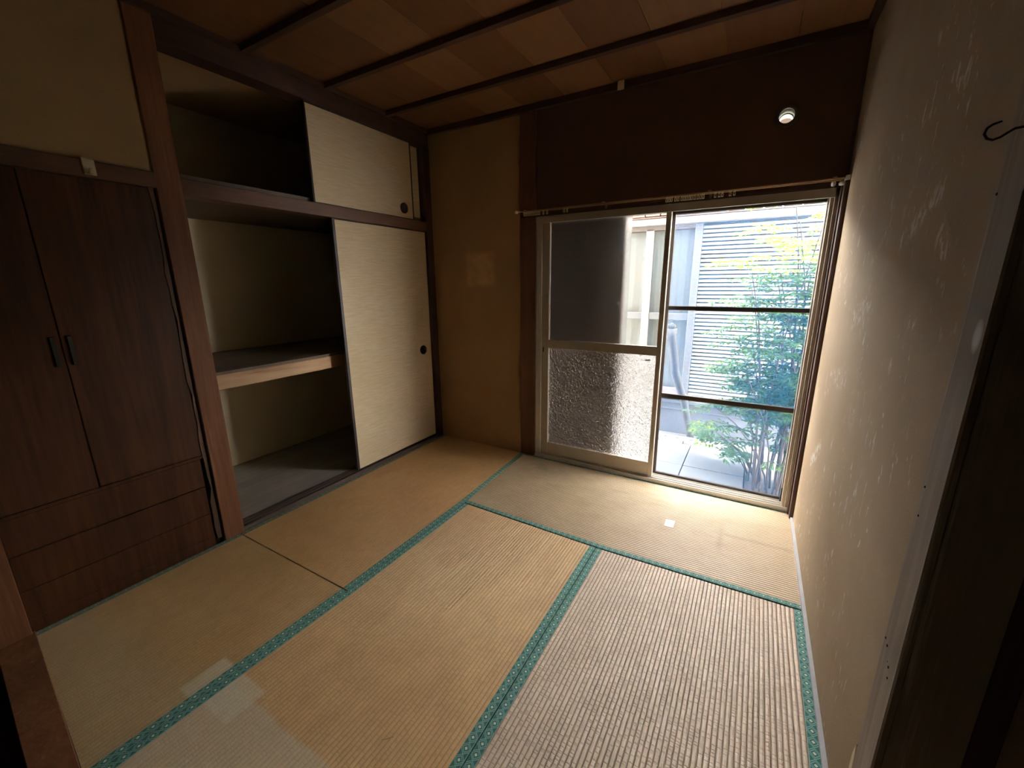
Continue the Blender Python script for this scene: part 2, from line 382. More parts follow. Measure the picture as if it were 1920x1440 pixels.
rj = empty('trim_15', (2.65, -.04, 0), 'grooved dark wooden jamb at the edge of the window', kind='structure')
box('jamb_strip', (2.634, RX+.002, -.044, .06, -.02, 1.80), DKW, rj); box('jamb_strip', (2.641, RX+.002, -.090, -.047, -.02, 1.80), DKW, rj)
struct('trim_16', (2.646, RX+.002, -.016, .002, 1.80, 2.44), DKW, 'thin dark strip in the corner above the window')
struct('trim_17', (-.10, .010, -2.64, -2.530, -.05, 2.5), POST, 'brown corner post at the end of the cabinet', .003)
struct('trim_18', (-.02, .016, -2.531, -1.826, 1.757, 1.820), wood('rail_brown', (.10, .045, .022), (.17, .08, .042), 1, 80), 'brown rail over the cabinet doors')
struct('trim_19', (.83, 2.645, -.016, .03, 1.783, 1.803), DKX, 'dark lintel strip above the window')
# doorway side post (grooved) on the right
dp = empty('trim_20', (2.69, -1.84, 0), 'weathered grey door post with a groove and splinters', kind='structure')
box('post_half', (2.632, 2.642, -1.8385, -1.790, -.05, 2.5), GREYW, dp, .003); box('post_half', (2.628, 2.642, -1.890, -1.8425, -.05, 2.5), GREYW, dp, .003)
box('post_core', (2.641, 2.735, -1.8895, -1.792, -.05, 2.5), GREYW, dp, 0)
nh = MB()
for (y, z) in ((-1.80, 1.46), (-1.806, .985), (-1.808, .93), (-1.815, .655), (-1.835, .635), (-1.855, .64), (-1.862, .622), (-1.80, .66)):
    nh.lathe([(.0001, .0004), (.0018, .0006), (.0022, .0002), (.0022, -.001)], (2.6315 if y > -1.84 else 2.6275, y, z), (-1, 0, 0), 8)
nh.build('nail_hole', CABD, dp)
box('dark_stop', (2.735, 2.775, -1.885, -1.80, -.05, 2.5), DKW, dp, .003)
# threshold at the near end
th = MB().prism([(-.02, -2.520), (2.745, -2.785), (2.745, -2.84), (-.02, -2.622)], -.06, .004).build('trim_21', POST, None, .002)
tag(th, 'reddish brown wooden threshold at the near end of the mats', kind='structure')
# the room behind the doorway
struct('floor_behind', (-1.1, 4.5, -5.8, -2.60, -.30, -.25), BACKF, 'dark floor of the room behind the doorway', 0)
struct('wall_behind_left', (-1.1, -1.0, -5.8, -1.9, -.3, 2.6), BACKW, 'plaster wall of the room behind the doorway', 0)
struct('wall_closet_near', (-1.0, -.07, -2.70, -2.64, -.3, 2.6), BACKW, 'plaster wall beside the near corner post', 0)
struct('wall_behind_right', (4.4, 4.5, -5.8, -1.7, -.3, 2.6), BACKW, 'plaster side wall of the room behind the doorway', 0)
struct('wall_passage', (2.772, 4.4, -1.86, -1.80, -.3, 2.6), plaster('passage_plaster', (.30, .22, .13), (.38, .28, .17)), 'plaster wall beyond the grey door post', 0)
struct('wall_behind', (-1.1, 4.5, -5.8, -5.7, -.3, 2.6), BACKW, 'far plaster wall of the room behind the doorway', 0)
struct('floor_passage', (2.745, 4.4, -2.62, -1.8, -.30, -.06), BACKF, 'dark floor beyond the grey door post', 0)
# unseen eave, roof and upper storey, added to hold back sky light
ro = MB().prism([(-3.2, .28), (6.2, .28), (6.2, -6.3), (-3.2, -6.3)], 5.9, 6.0)
struct('trim_23', (-.6, 4.2, .10, 1.05, 2.40, 2.46), DKX, 'unseen wooden eave added above the window to cut steep sky light', 0)  # unseen, added deep enough to keep steep sky light off the sill
tag(ro.build('roof', NROOF), 'unseen roof over the added upper storey', kind='structure')

struct('wall_added_storey', (-3.0, 6.0, .02, .12, 2.66, 5.9), OUTW, 'unseen upper storey wall added to shade the gap between the houses', 0)  # unseen, added to shade the neighbour's wall and the paving from the sky
# ------------------------------------------------------------------ tatami mats
def lerp(a, b, t): return a+(b-a)*t
def poly_at(pl, s):
    seg = [math.dist(pl[i], pl[i+1]) for i in range(len(pl)-1)]; L = sum(seg); d = s*L
    for i, q in enumerate(seg):
        if d <= q+1e-9: return tuple(lerp(pl[i][k], pl[i+1][k], d/q) for k in (0, 1))
        d -= q
    return pl[-1]
def tatami(name, label, e0, e1, mat, heri0, heri1, nseg=14):
    c = [(a+b)/2 for a, b in zip(poly_at(e0, .5), poly_at(e1, .5))]
    root = empty(name, (c[0], c[1], -.055), label, 'tatami mat', 'tatami mats on the floor')
    L = sum(math.dist(e0[i], e0[i+1]) for i in range(len(e0)-1)); Wd = math.dist(poly_at(e0, .5), poly_at(e1, .5))
    # straw core below
    core = MB(); ring = [poly_at(e0, i/6) for i in range(7)] + [poly_at(e1, 1-i/6) for i in range(7)]
    core.prism(ring, -.055, -.006).build('straw_core', mat, root)
    # ribbed cover
    p = .0155; n = int(Wd/p); vs = []
    for i in range(n+1):
        o = i*p
        vs += [(o, -.0017), (o+.0032, -.0002), (o+.0078, .0004), (o+.0123, -.0002)]
    vs = [q for q in vs if q[0] < Wd] + [(Wd, -.001)]
    m = MB(); m.uv = []; nv = len(vs)
    for i in range(nseg+1):
        s = i/nseg; a = poly_at(e0, s); b = poly_at(e1, s)
        for v, z in vs:
            t = v/Wd; m.v.append((lerp(a[0], b[0], t), lerp(a[1], b[1], t), z)); m.uv.append((s*L, v))
    for i in range(nseg):
        for j in range(nv-1): m.f.append((i*nv+j, (i+1)*nv+j, (i+1)*nv+j+1, i*nv+j+1))
    # skirts at the ends so that the edge has thickness
    for i in (0, nseg):
        b = len(m.v)
        for j in range(nv): x, y, z = m.v[i*nv+j]; m.v.append((x, y, -.008)); m.uv.append(m.uv[i*nv+j])
        for j in range(nv-1): m.f.append((i*nv+j, i*nv+j+1, b+j+1, b+j))
    m.build('woven_cover', mat, root)
    for ee, oo, hm in ((e0, e1, heri0), (e1, e0, heri1)):
        if hm is None: continue
        hb = MB(); hb.uv = []; wdt = .031; nn = nseg
        prof = [(.0, -.03), (.0, .0006), (.0015, .0018), (wdt-.002, .0018), (wdt, .0004)]
        for i in range(nn+1):
            s = i/nn; a = poly_at(ee, s); b = poly_at(oo, s)
            for v, z in prof:
                t = v/Wd; hb.v.append((lerp(a[0], b[0], t), lerp(a[1], b[1], t), z)); hb.uv.append((s*L, v))
        k = len(prof)
        for i in range(nn):
            for j in range(k-1): hb.f.append((i*k+j, (i+1)*k+j, (i+1)*k+j+1, i*k+j+1))
        h = hb.build('cloth_border', hm, root); h['label'] = 'green patterned cloth border'
    return root
def pale_patch(k, c, v):            # sun-faded rectangle where furniture stood
    x, y, z = k.sep(v)
    wob = k.math('MULTIPLY', k.math('SUBTRACT', k.noise(v, 14, 3), .5), .03)
    yy = k.math('ADD', y, wob)
    mk = k.ramp(yy, -2.236, -2.248)
    mk2 = k.math('MULTIPLY', k.box_mask(k.math('ADD', x, wob), .80, 1.055, .006), k.box_mask(y, -2.33, -2.205, .005))
    c = k.mix(k.math('MULTIPLY', mk, .75), c, (.56, .46, .32))
    return k.mix(k.math('MULTIPLY', mk2, .65), c, (.66, .58, .41))
def pale_small(k, c, v):
    x, y, z = k.sep(v)
    mk2 = k.math('MULTIPLY', k.box_mask(x, .785, .90, .004), k.box_mask(y, -2.345, -2.205, .006))
    c = k.mix(k.math('MULTIPLY', mk2, .75), c, (.66, .57, .40))
    yy = k.math('ADD', y, k.math('MULTIPLY', k.math('SUBTRACT', k.noise(v, 6, 3), .5), .15))
    c = k.mix(k.math('MULTIPLY', k.ramp(yy, -2.25, -2.40), .35), c, (.42, .34, .22))
    return c
def window_stain(k, c, v):
    x, y, z = k.sep(v)
    n = k.noise(k.coord(scale=(1, 3, 1)), 5, 4, .65)
    mk = k.math('MULTIPLY', k.ramp(n, .5, .68), k.box_mask(x, 1.0, 2.42, .15))
    c = k.mix(k.math('MULTIPLY', mk, .45), c, (.42, .29, .17))
    d = k.math('MULTIPLY', k.ramp(k.noise(v, 8, 3), .42, .62), k.math('MULTIPLY', k.box_mask(y, -.26, -.08, .05), k.box_mask(x, .88, 1.35, .08)))
    c = k.mix(k.math('MULTIPLY', d, .4), c, (.22, .20, .14))
    s1 = k.math('MULTIPLY', k.box_mask(x, 2.30, 2.325, .012), k.box_mask(y, -.62, -.36, .05))
    s2 = k.math('MULTIPLY', k.box_mask(x, 2.28, 2.66, .03), k.box_mask(y, -.455, -.43, .012))
    return k.mix(k.math('MULTIPLY', k.math('MAXIMUM', s1, s2), .35), c, (.25, .18, .11))
HERI = heri_mat('green_border_cloth'); HERID = heri_mat('dusty_border_cloth', .55)
TA = tatami_mat('tatami_straw_closet', (.54, .30, .115), (.63, .37, .16), (.21, .125, .05), 0)
TB = tatami_mat('tatami_straw_cabinet', (.49, .29, .115), (.57, .36, .16), (.20, .13, .055), 0, pale_small)
TC = tatami_mat('tatami_straw_middle', (.61, .36, .155), (.70, .44, .205), (.24, .14, .06), .3, pale_patch)
TD = tatami_mat('tatami_straw_worn', (.60, .435, .305), (.69, .53, .40), (.25, .17, .115), 1.0)
TW = tatami_mat('tatami_straw_window', (.52, .395, .245), (.585, .46, .30), (.33, .24, .135), .1, window_stain)
tatami('tatami_mat', 'golden tatami mat in front of the open closet and cream doors', [(.003, -.004), (.003, -.87), (.003, -1.7465)], [(.850, -.004), (.892, -.87), (.895, -1.7465)], TA, HERID, HERI)
tatami('tatami_mat', 'half tatami mat in front of the wooden cabinet', [(.003, -1.7535), (.003, -2.524)], [(.895, -1.7535), (.872, -2.603)], TB, HERID, HERI, 10)
tatami('tatami_mat', 'pale bleached tatami mat below the window', [(.853, -.004), (1.76, -.004), (2.645, -.004)], [(.895, -.868), (1.76, -.896), (2.650, -.880)], TW, HERI, HERI)
tatami('tatami_mat', 'tatami mat in the middle of the room with a pale faded patch', [(.898, -.8755), (.897, -1.75), (.874, -2.605)], [(1.760, -.9025), (1.762, -1.8), (1.762, -2.69)], TC, HERI, HERI)
tatami('tatami_mat', 'worn pinkish tatami mat along the scuffed wall', [(1.764, -.9025), (1.766, -1.8), (1.766, -2.69)], [(2.651, -.8885), (2.649, -1.55), (2.648, -2.77)], TD, HERI, HERI)
# printed slip on the window mat
tag(MB().prism([(2.028, -.449), (2.030, -.522), (2.078, -.519), (2.076, -.441)], .0010, .0022).build('paper_slip', PAPER), 'small white paper slip lying on the mat below the window', 'paper')

tag(MB().tube([(1.510, -2.117, .0022), (1.522, -2.108, .0030), (1.536, -2.092, .0022)], [.0012, .0014, .0010], 6).build('straw_bit', BARE), 'short pale bit of straw on the middle tatami mat', 'straw')
# ------------------------------------------------------------------ closet
cs = empty('closet_sill', (-.04, -.9, 0), 'dark grooved wooden sill track along the closet', kind='structure')
cs.name = 'trim_22'; WL['trim_22'] = Vector((-.04, -.9, 0))
box('track_strip', (-.022, .002, -1.727, -.06, -.05, .028), SILL, cs); box('track_strip', (-.052, -.026, -1.727, -.06, -.05, .030), SILL, cs)
box('track_strip', (-.085, -.056, -1.727, -.06, -.05, .030), SILL, cs); box('track_bed', (-.085, .0, -1.727, -.06, -.05, .020), DKY, cs, 0)
struct('floor_closet', (-.90, -.086, -1.81, .0, -.05, .028), CLFLOOR, 'greyish board floor of the lower closet', 0)
sh = empty('closet_shelf', (-.45, -.9, .8), 'wooden closet shelf with a pale bare wood front beam', 'shelf')
box('front_beam', (-.155, -.115, -1.81, -.0, .787, .868), BARE, sh, .003)['label'] = 'pale bare wood beam'
box('shelf_board', (-.90, -.12, -1.81, .0, .868, .885), SHELFB, sh, .001)
struct('floor_closet_upper', (-.90, -.075, -1.81, .0, 1.765, 1.812), wood('upper_floor_board', (.07, .04, .025), (.12, .07, .045), 1, 40), 'boards between lower and upper closet', 0)
struct('ceiling_closet', (-.90, -.10, -1.81, .0, 2.42, 2.44), WALLP, 'brown ceiling of the upper closet', 0)

def hikite(y, z, xf, parent):
    p = MB().lathe([(.0375, -.004), (.0375, .0025), (.034, .0035), (.030, .0008), (.028, -.0012), (.0001, -.0014)], (xf, y, z), (1, 0, 0), 28).build('finger_pull', PULL, parent, 0, True)
    p['label'] = 'round dark metal finger pull'
def fusuma(label, y0, y1, z0, z1, xf, pull, fl, fr):
    r = empty('sliding_door', (xf-.01, (y0+y1)/2, z0), label, 'sliding door', 'cream sliding doors of the closet')
    box('paper_panel', (xf-.018, xf-.002, y0+.004, y1-.004, z0+.003, z1-.003), FUS, r, .001)
    box('frame_stile', (xf-.020, xf+.002, y0, y0+fl, z0, z1), FRAMEB, r); box('frame_stile', (xf-.020, xf+.002, y1-fr, y1, z0, z1), FRAMEB, r)
    box('frame_rail', (xf-.020, xf-.0005, y0+fl, y1-fr, z0, z0+.006), FRAMEB, r); box('frame_rail', (xf-.020, xf-.0005, y0+fl, y1-fr, z1-.006, z1), FRAMEB, r)
    if pull: hikite(pull[0], pull[1], xf, r)
fusuma('tall cream sliding door of the lower closet with a round pull', -.932, -.070, .031, 1.744, -.012, (-.173, .806), .021, .004)
fusuma('small cream sliding door of the upper closet with a round pull', -1.042, -.187, 1.817, 2.357, -.012, (-.288, 1.890), .012, .010)
fusuma('cream sliding door mostly hidden behind the small upper closet door', -.93, -.072, 1.817, 2.357, -.046, None, .012, .006)

# ------------------------------------------------------------------ cabinet
cb = empty('built_in_cabinet', (-.2, -2.18, 0), 'dark reddish wooden built-in cabinet with two doors and three drawers', 'cabinet')
box('cabinet_body', (-.50, -.020, -2.530, -1.826, -.05, 1.757), CABD, cb, 0)
for (y0, y1, hy) in ((-2.529, -2.240, -2.262), (-2.2365, -1.850, -2.214)):
    d = box('door', (-.020, .0, y0, y1, .505, 1.755), CAB, cb, .0015)
    hb = MB(); hb.box(-.001, .010, hy-.008, hy+.008, 1.035, 1.045).box(-.001, .010, hy-.008, hy+.008, 1.140, 1.150).box(.006, .012, hy-.007, hy+.007, 1.035, 1.150)
    hb.build('handle', DARKPL, d, .001)['label'] = 'dark vertical pull handle'
for (z0, z1) in ((.339, .487), (.184, .334), (.052, .180)):
    box('drawer', (-.020, -.001 if z0 > .1 else -.004, -2.529, -1.864, z0, z1), CAB, cb, .0015)
box('cabinet_rail', (-.020, .002, -2.529, -1.850, .489, .503), CAB, cb)
box('plinth', (-.020, -.006, -2.529, -1.864, -.05, .050), CAB, cb)
st = MB(); n = 24
for i in range(n+1):
    z = lerp(.03, 1.755, i/n); wv = .004*math.sin(i*1.1)+.003*math.sin(i*2.7)+(.006 if i < 4 else 0)
    st.v += [(-.02, -1.850-wv, z), (.004, -1.850-wv, z), (.004, -1.838, z), (-.02, -1.838, z)]
for i in range(n):
    for j in range(4): st.f.append((i*4+j, i*4+(j+1) % 4, (i+1)*4+(j+1) % 4, (i+1)*4+j))
st.f += [(3, 2, 1, 0), tuple(n*4+j for j in range(4))]
st.build('edge_strip', wood('edge_strip_wood', (.09, .05, .03), (.18, .11, .07), 2, 120, wear=(.42, .33, .25)), cb)['label'] = 'chipped wooden edge strip'

# ------------------------------------------------------------------ window
wn = empty('window_1', (1.8, .05, 0), 'aluminium sliding window with one sash and an insect screen', kind='structure')
FX0, FX1, FZ0, FZ1 = .950, 2.634, .022, 1.785
fr = MB()
fr.box(FX0, FX0+.014, -.006, .115, FZ0, FZ1).box(FX0+.014, FX0+.03, .045, .115, FZ0, FZ1)
fr.build('frame_side', ALUB, wn, .001)
MB().box(FX0+.014, FX0+.032, -.004, .006, FZ0, FZ1-.025).box(FX0+.034, FX0+.044, -.008, .004, FZ0, FZ1-.03).build('frame_channel', ALUB, wn, .001)
MB().box(FX1-.016, FX1, -.012, .115, FZ0, FZ1).box(FX1-.032, FX1-.016, -.004, .004, FZ0, FZ1).box(FX1-.03, FX1-.016, .05, .058, FZ0, FZ1).build('frame_side', ALU, wn, .001)
MB().box(FX0, FX1, -.012, .0, FZ1-.045, FZ1).box(FX0, FX1, .0, .115, FZ1-.008, FZ1).box(FX0, FX1, .040, .044, FZ1-.034, FZ1-.008).box(FX0, FX1, .098, .115, FZ1-.034, FZ1-.008).build('frame_head', ALU, wn, .001)
sl = MB().box(FX0, FX1, -.020, .125, -.03, .016)
for y in (-.016, .014, .044, .074, .104): sl.box(FX0, FX1, y-.003, y+.003, .016, .028)
sl.build('frame_sill', ALUB, wn, .001)
# left sash
SX0, SX1, SY0, SY1 = .994, 1.846, .004, .034
sa = MB()
sa.box(SX0, 1.048, SY0, SY1, .030, 1.765).box(1.816, SX1, SY0, SY1, .030, 1.765)
sa.box(1.048, 1.816, SY0+.003, SY1-.003, .030, .128).box(1.048, 1.816, SY0+.003, SY1-.003, .872, .932).box(1.048, 1.816, SY0+.003, SY1-.003, 1.742, 1.765)
sash = sa.build('sliding_sash', ALU, wn, .0015); sash['label'] = 'aluminium sash with patterned lower glass'
WL[sash.name] = Vector((0, 0, 0))
def sub(o, p):
    o.parent = p; o.matrix_parent_inverse = p.matrix_parent_inverse.inverted() if False else Matrix.Identity(4); return o
def under(mb, name, mat, p, bevel=0):
    o = mb.build(name, mat, None, bevel); o.parent = p; o.matrix_parent_inverse = Matrix.Translation((0, 0, 0)); return o
under(MB().box(1.046, 1.818, .0165, .0195, .930, 1.744), 'glass_pane', CLEAR, sash)
under(MB().box(1.047, 1.612, .0140, .0163, .931, 1.743), 'frosting_film', FILM, sash)['label'] = 'frosted film over most of the upper pane'
under(MB().box(1.046, 1.818, .0150, .0195, .126, .874), 'patterned_glass', PATT, sash)
under(MB().box(1.745, 1.780, .002, .006, 1.750, 1.758), 'slot', DARKPL, sash)
under(MB().tube([(1.778, .010, .842), (1.766, -.004, .842), (1.752, -.006, .840)], [.005, .005, .003], 8), 'latch', IRON, sash)
under(MB().box(1.006, 1.014, .0005, .005, .84, .875), 'screw_plate', DARKPL, sash)
# insect screen on the outer track
sc = MB(); QX0, QX1 = 1.835, 2.604
sc.box(QX0, QX0+.022, .078, .096, .030, 1.765)
sc.box(QX0, QX1, .078, .096, 1.735, 1.772).box(QX0, QX1, .080, .094, 1.163, 1.188).box(QX0, QX1, .080, .094, .582, .612).box(QX0, QX1, .078, .096, .022, .042)
scr = sc.build('insect_screen', BRONZE, wn, .0015); scr['label'] = 'bronze framed insect screen with two cross bars'
under(MB().box(QX1-.006, QX1+.018, .060, .096, .115, 1.772), 'screen_stile', STILE, scr, .001)
under(MB().box(QX1-.008, QX1+.020, .056, .098, .024, .115), 'stile_shoe', DARKPL, scr, .001)
ms = MB(); ms.v = [(QX0+.02, .087, .04), (QX1-.002, .087, .04), (QX1-.002, .087, 1.74), (QX0+.02, .087, 1.74)]; ms.f = [(0, 1, 2, 3)]
under(ms, 'insect_mesh', MESHM, scr)

# storm shutter outside the left half
ss = empty('storm_shutter', (1.27, .17, 0), 'brown storm shutter standing closed behind the left window half', 'shutter')
box('shutter_panel', (.66, 1.510, .165, .180, -.03, 1.90), AMADO, ss, .001)
box('shutter_stile', (1.510, 1.538, .155, .190, -.03, 1.90), AMADO, ss, .002)
for z in (1.484, 1.195, .896, .615, .326, .06, 1.76): box('shutter_batten', (.66, 1.514, .145, .167, z-.010, z+.012), AMADO, ss, .002)

# ------------------------------------------------------------------ curtain rail
cr = empty('curtain_rail', (1.75, -.06, 1.81), 'thin double brass curtain rail with white runners above the window', 'curtain rail')
for y, z, x0, x1 in ((-.080, 1.813, .845, 2.655), (-.048, 1.812, .865, 2.655)):
    MB().box(x0, x1, y-.005, y+.005, z-.0035, z+.004).build('rail', BRASS, cr, .0015)
MB().lathe([(.0001, -.014), (.008, -.012), (.011, -.004), (.011, .003), (.006, .010), (.005, .03)], (.835, -.080, 1.814), (1, 0, 0), 16).build('end_knob', CREAM, cr, 0, True)
for x in (.90, 1.45, 2.05, 2.60): MB().box(x-.008, x+.008, -.088, -.010, 1.818, 1.823).box(x-.008, x+.008, -.016, -.0145, 1.79, 1.823).build('bracket', BRASS, cr, .0008)
MB().box(2.640, 2.659, -.092, -.04, 1.800, 1.824).build('end_cap', WHITEP, cr, .003)
MB().lathe([(.0001, -.012), (.010, -.010), (.013, 0), (.010, .010), (.0001, .012)], (2.630, -.070, 1.793), (0, 0, 1), 12).build('end_clip', WHITEP, cr, 0, True)
MB().lathe([(.0001, -.012), (.008, -.010), (.010, 0), (.008, .010), (.0001, .012)], (2.598, -.070, 1.793), (0, 0, 1), 12).build('end_clip', WHITEP, cr, 0, True)
rn = MB().box(-.0055, .0055, -.0045, .0045, .0085, .0125).box(-.003, .003, -.003, .003, .003, .009)
rn.box(-.0055, -.003, -.003, .003, -.010, .004).box(.003, .0055, -.003, .003, -.010, .004).box(-.0055, .0055, -.003, .003, -.013, -.009)
rme = None
xs_f = [1.827+i*.0128 for i in range(3)] + [1.874, 1.889] + [1.908+i*.0128 for i in range(5)] + [1.975, 1.992, 2.006, 2.020] + [2.079, 2.099, 2.114, 2.152, 2.172]
xs_b = [.895+i*.0105 for i in range(12)] + [1.040, 1.067, 1.189, 1.210]
for i, (x, y, z) in enumerate([(x, -.080, 1.796) for x in xs_f] + [(x, -.080, 1.796) for x in xs_b]):
    if rme is None:
        o = rn.build('runner', CREAM, cr); rme = o.data
    else:
        o = bpy.data.objects.new('runner', rme); COL.objects.link(o); o.parent = cr; o.matrix_parent_inverse = Matrix.Translation(-wloc(cr))
    o.location = (x, y, z)

# ------------------------------------------------------------------ vent sleeve
vt = empty('wall_vent', (2.366, .05, 2.15), 'round white vent sleeve in the dark wall above the window', 'vent')
MB().lathe([(.0525, .001), (.0525, -.006), (.049, -.010), (.036, -.008), (.034, -.002), (.034, .004), (.0525, .001)], (2.366, -.0005, 2.15), (0, 1, 0), 36).build('flange', RINGP, vt, 0, True)
MB().lathe([(.0355, -.004), (.0345, -.004), (.0345, .15), (.0355, .15), (.0355, -.004)], (2.366, 0, 2.15), (0, 1, 0), 36).build('sleeve', WHITEP, vt, 0, True)
MB().lathe([(.0345, .075), (.031, .076), (.031, .080), (.0345, .081)], (2.366, 0, 2.15), (0, 1, 0), 36).build('inner_ring', RINGP, vt, 0, True)
hd = MB()
for i in range(13):
    a = math.pi*i/12; hd.v += [(2.366+.055*math.cos(a), .12, 2.155+.055*math.sin(a)), (2.366+.055*math.cos(a), .21, 2.150+.05*math.sin(a))]
for i in range(12): hd.f.append((2*i, 2*i+2, 2*i+3, 2*i+1))
hd.build('outer_hood', WHITEP, vt)

# ------------------------------------------------------------------ small hooks
def lintel_hook(loc, n, label):
    # plastic hook gripping a rail: plate, top clip, curved lip; n = outward direction along axis
    r = empty('plastic_hook', loc, label, 'hook', 'pale plastic rail hooks')
    ax = Vector(n); sd = Vector((0, 0, 1)).cross(ax); L = Vector(loc)
    def brick(name, a0, a1, s0, s1, z0, z1, bev=.002):
        m = MB(); vs = []
        for z in (z0, z1):
            for s in (s0, s1):
                for a in (a0, a1): vs.append(tuple(L + ax*a + sd*s + Vector((0, 0, z))))
        m.v = vs; m.f = [(0, 2, 3, 1), (4, 5, 7, 6), (0, 1, 5, 4), (2, 6, 7, 3), (0, 4, 6, 2), (1, 3, 7, 5)]
        return m.build(name, CREAM, r, bev)
    brick('plate', .0, .006, -.020, .020, -.030, .030, .004); brick('top_clip', -.012, .004, -.018, .018, .028, .032, .001)
    m = MB(); pts = [(.004, -.022), (.012, -.026), (.018, -.022), (.020, -.012), (.020, -.006)]
    m.tube([tuple(L + ax*a + Vector((0, 0, z))) for a, z in pts], [.006, .006, .0055, .005, .004], 10); m.build('hook_lip', CREAM, r, 0, True)
lintel_hook((.0165, -2.040, 1.795), (1, 0, 0), 'pale plastic hook on the brown rail above the cabinet')
lintel_hook((1.513, -.031, 2.461), (0, -1, 0), 'pale plastic hook on the cornice above the window')
hk = [(2.640, 1.532), (2.625, 1.5325), (2.612, 1.5315), (2.606, 1.5275), (2.600, 1.523), (2.593, 1.5205), (2.587, 1.5230), (2.5835, 1.529), (2.585, 1.536), (2.590, 1.540), (2.598, 1.5425)]
tag(MB().tube([(x, -1.87, z) for x, z in hk], [.0016]*9+[.0014, .0011], 10).build('wire_hook', IRON, None, 0, True), 'dark bent iron hook screwed into the grey door post', 'hook')
pg = MB(); pg.v = [(2.661, -1.702, .20), (2.661, -1.718, .20), (2.661, -1.7195, .255), (2.661, -1.7085, .296), (2.661, -1.701, .255),
                   (2.654, -1.702, .20), (2.654, -1.718, .20), (2.654, -1.7195, .255), (2.655, -1.7085, .294), (2.654, -1.701, .255)]
pg.f = [(0, 1, 2, 3, 4), (5, 6, 7, 8, 9)] + [(i, (i+1) % 5, 5+(i+1) % 5, 5+i) for i in range(5)]
tag(pg.build('wall_peg', CREAM, None, .001), 'pale pointed peg fixed low on the scuffed wall beside the door post', 'peg')

# ------------------------------------------------------------------ outside: ground, blocks, neighbour
gd = empty('ground', (2, 1.2, -.5), 'grey concrete paving outside the window', kind='structure')
box('soil_bed', (-4, 8, .1, 9, -.70, -.570), SOIL, gd, 0)
ys = [.13, .70, 1.42, 2.02]; xsg = [-.9, 0.02, .95, 1.880, 2.42]
for i in range(len(xsg)-1):
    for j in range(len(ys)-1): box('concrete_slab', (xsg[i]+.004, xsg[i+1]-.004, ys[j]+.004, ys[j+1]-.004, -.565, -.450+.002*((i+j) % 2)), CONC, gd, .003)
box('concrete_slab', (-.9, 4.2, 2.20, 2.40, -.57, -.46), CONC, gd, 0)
box('soil_fill', (2.424, 4.4, .13, 2.02, -.57, -.47), SOIL, gd, 0)
# hollow blocks lying in a row
def block(label, x0, k):
    bm = bmesh.new(); L, D, Hh = .385, .135, .15; n = 12
    out = [bm.verts.new((x, y, 0)) for x, y in ((0, 0), (L, 0), (L, D), (0, D))]; es = [bm.edges.new((out[i], out[(i+1) % 4])) for i in range(4)]
    for c in range(3):
        cx = L*(c+.5)/3; ring = [bm.verts.new((cx+.042*math.copysign(abs(math.cos(a))**.7, math.cos(a)), D/2+.036*math.copysign(abs(math.sin(a))**.7, math.sin(a)), 0)) for a in [2*math.pi*q/n for q in range(n)]]
        es += [bm.edges.new((ring[i], ring[(i+1) % n])) for i in range(n)]
    bmesh.ops.triangle_fill(bm, edges=es, use_beauty=True)
    ex = bmesh.ops.extrude_face_region(bm, geom=list(bm.faces))
    for v in ex['geom']:
        if isinstance(v, bmesh.types.BMVert): v.co.z += Hh
    bmesh.ops.recalc_face_normals(bm, faces=bm.faces)
    me = bpy.data.meshes.new('concrete_block'); bm.to_mesh(me); bm.free(); me.materials.append(CONCL)
    o = bpy.data.objects.new('concrete_block', me); COL.objects.link(o); o.location = (x0, 2.035+.010*math.sin(k*2.1), -.565); o.rotation_euler.z = .02*math.sin(k*3.3)
    tag(o, label, 'block', 'hollow concrete blocks in a row outside the window')
BL = ['hollow concrete block in the row, seen only through the patterned glass']*2 + ["hollow concrete block below the neighbour's curtained window, next to the bare trunk",
      'hollow concrete block at the foot of the bare trunk'] + ['hollow concrete block in the row behind the nandina canes']*3
for k in range(7): block(BL[k], .62+k*.392, k)

NY = 2.40
nb = empty('neighbour_house', (1.8, 2.6, -.45), 'neighbouring house with pale slatted cladding and a curtained window', 'house')
box('wall', (-3.5, .55, NY, NY+.1, -.45, 2.30), NWALL, nb, 0)
box('wall', (1.752, 6.0, NY+.02, NY+.12, .0, 2.0), SLATD, nb, 0)
box('wall', (.55, 1.752, NY+.04, NY+.12, 1.95, 2.30), NWALL, nb, 0)
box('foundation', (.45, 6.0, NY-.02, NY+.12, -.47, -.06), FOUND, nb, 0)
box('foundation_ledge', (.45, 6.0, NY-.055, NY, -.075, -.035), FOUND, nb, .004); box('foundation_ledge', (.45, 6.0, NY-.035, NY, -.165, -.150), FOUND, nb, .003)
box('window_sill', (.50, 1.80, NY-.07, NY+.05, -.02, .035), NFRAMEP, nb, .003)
box('cladding_base', (1.752, 6.0, NY-.03, NY+.03, -.035, .030), NBAND, nb, .003)
slm = None
for i in range(44):
    z = .036+i*.0432
    if slm is None:
        mm = MB(); x0, x1 = 1.756, 4.4; v = [(0, .022), (-.016, .0), (-.018, .004), (-.008, .027), (.02, .029), (.02, .0)]
        mm.v = [(x, NY+y, zz) for x in (x0, x1) for y, zz in v[1:]]
        k5 = 5; mm.f = [tuple(range(k5)), tuple(k5+q for q in range(k5))] + [(q, (q+1) % k5, k5+(q+1) % k5, k5+q) for q in range(k5)]
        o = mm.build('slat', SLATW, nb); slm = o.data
    else:
        o = bpy.data.objects.new('slat', slm); COL.objects.link(o); o.parent = nb; o.matrix_parent_inverse = Matrix.Translation(-wloc(nb))
    o.location = (0, 0, z)
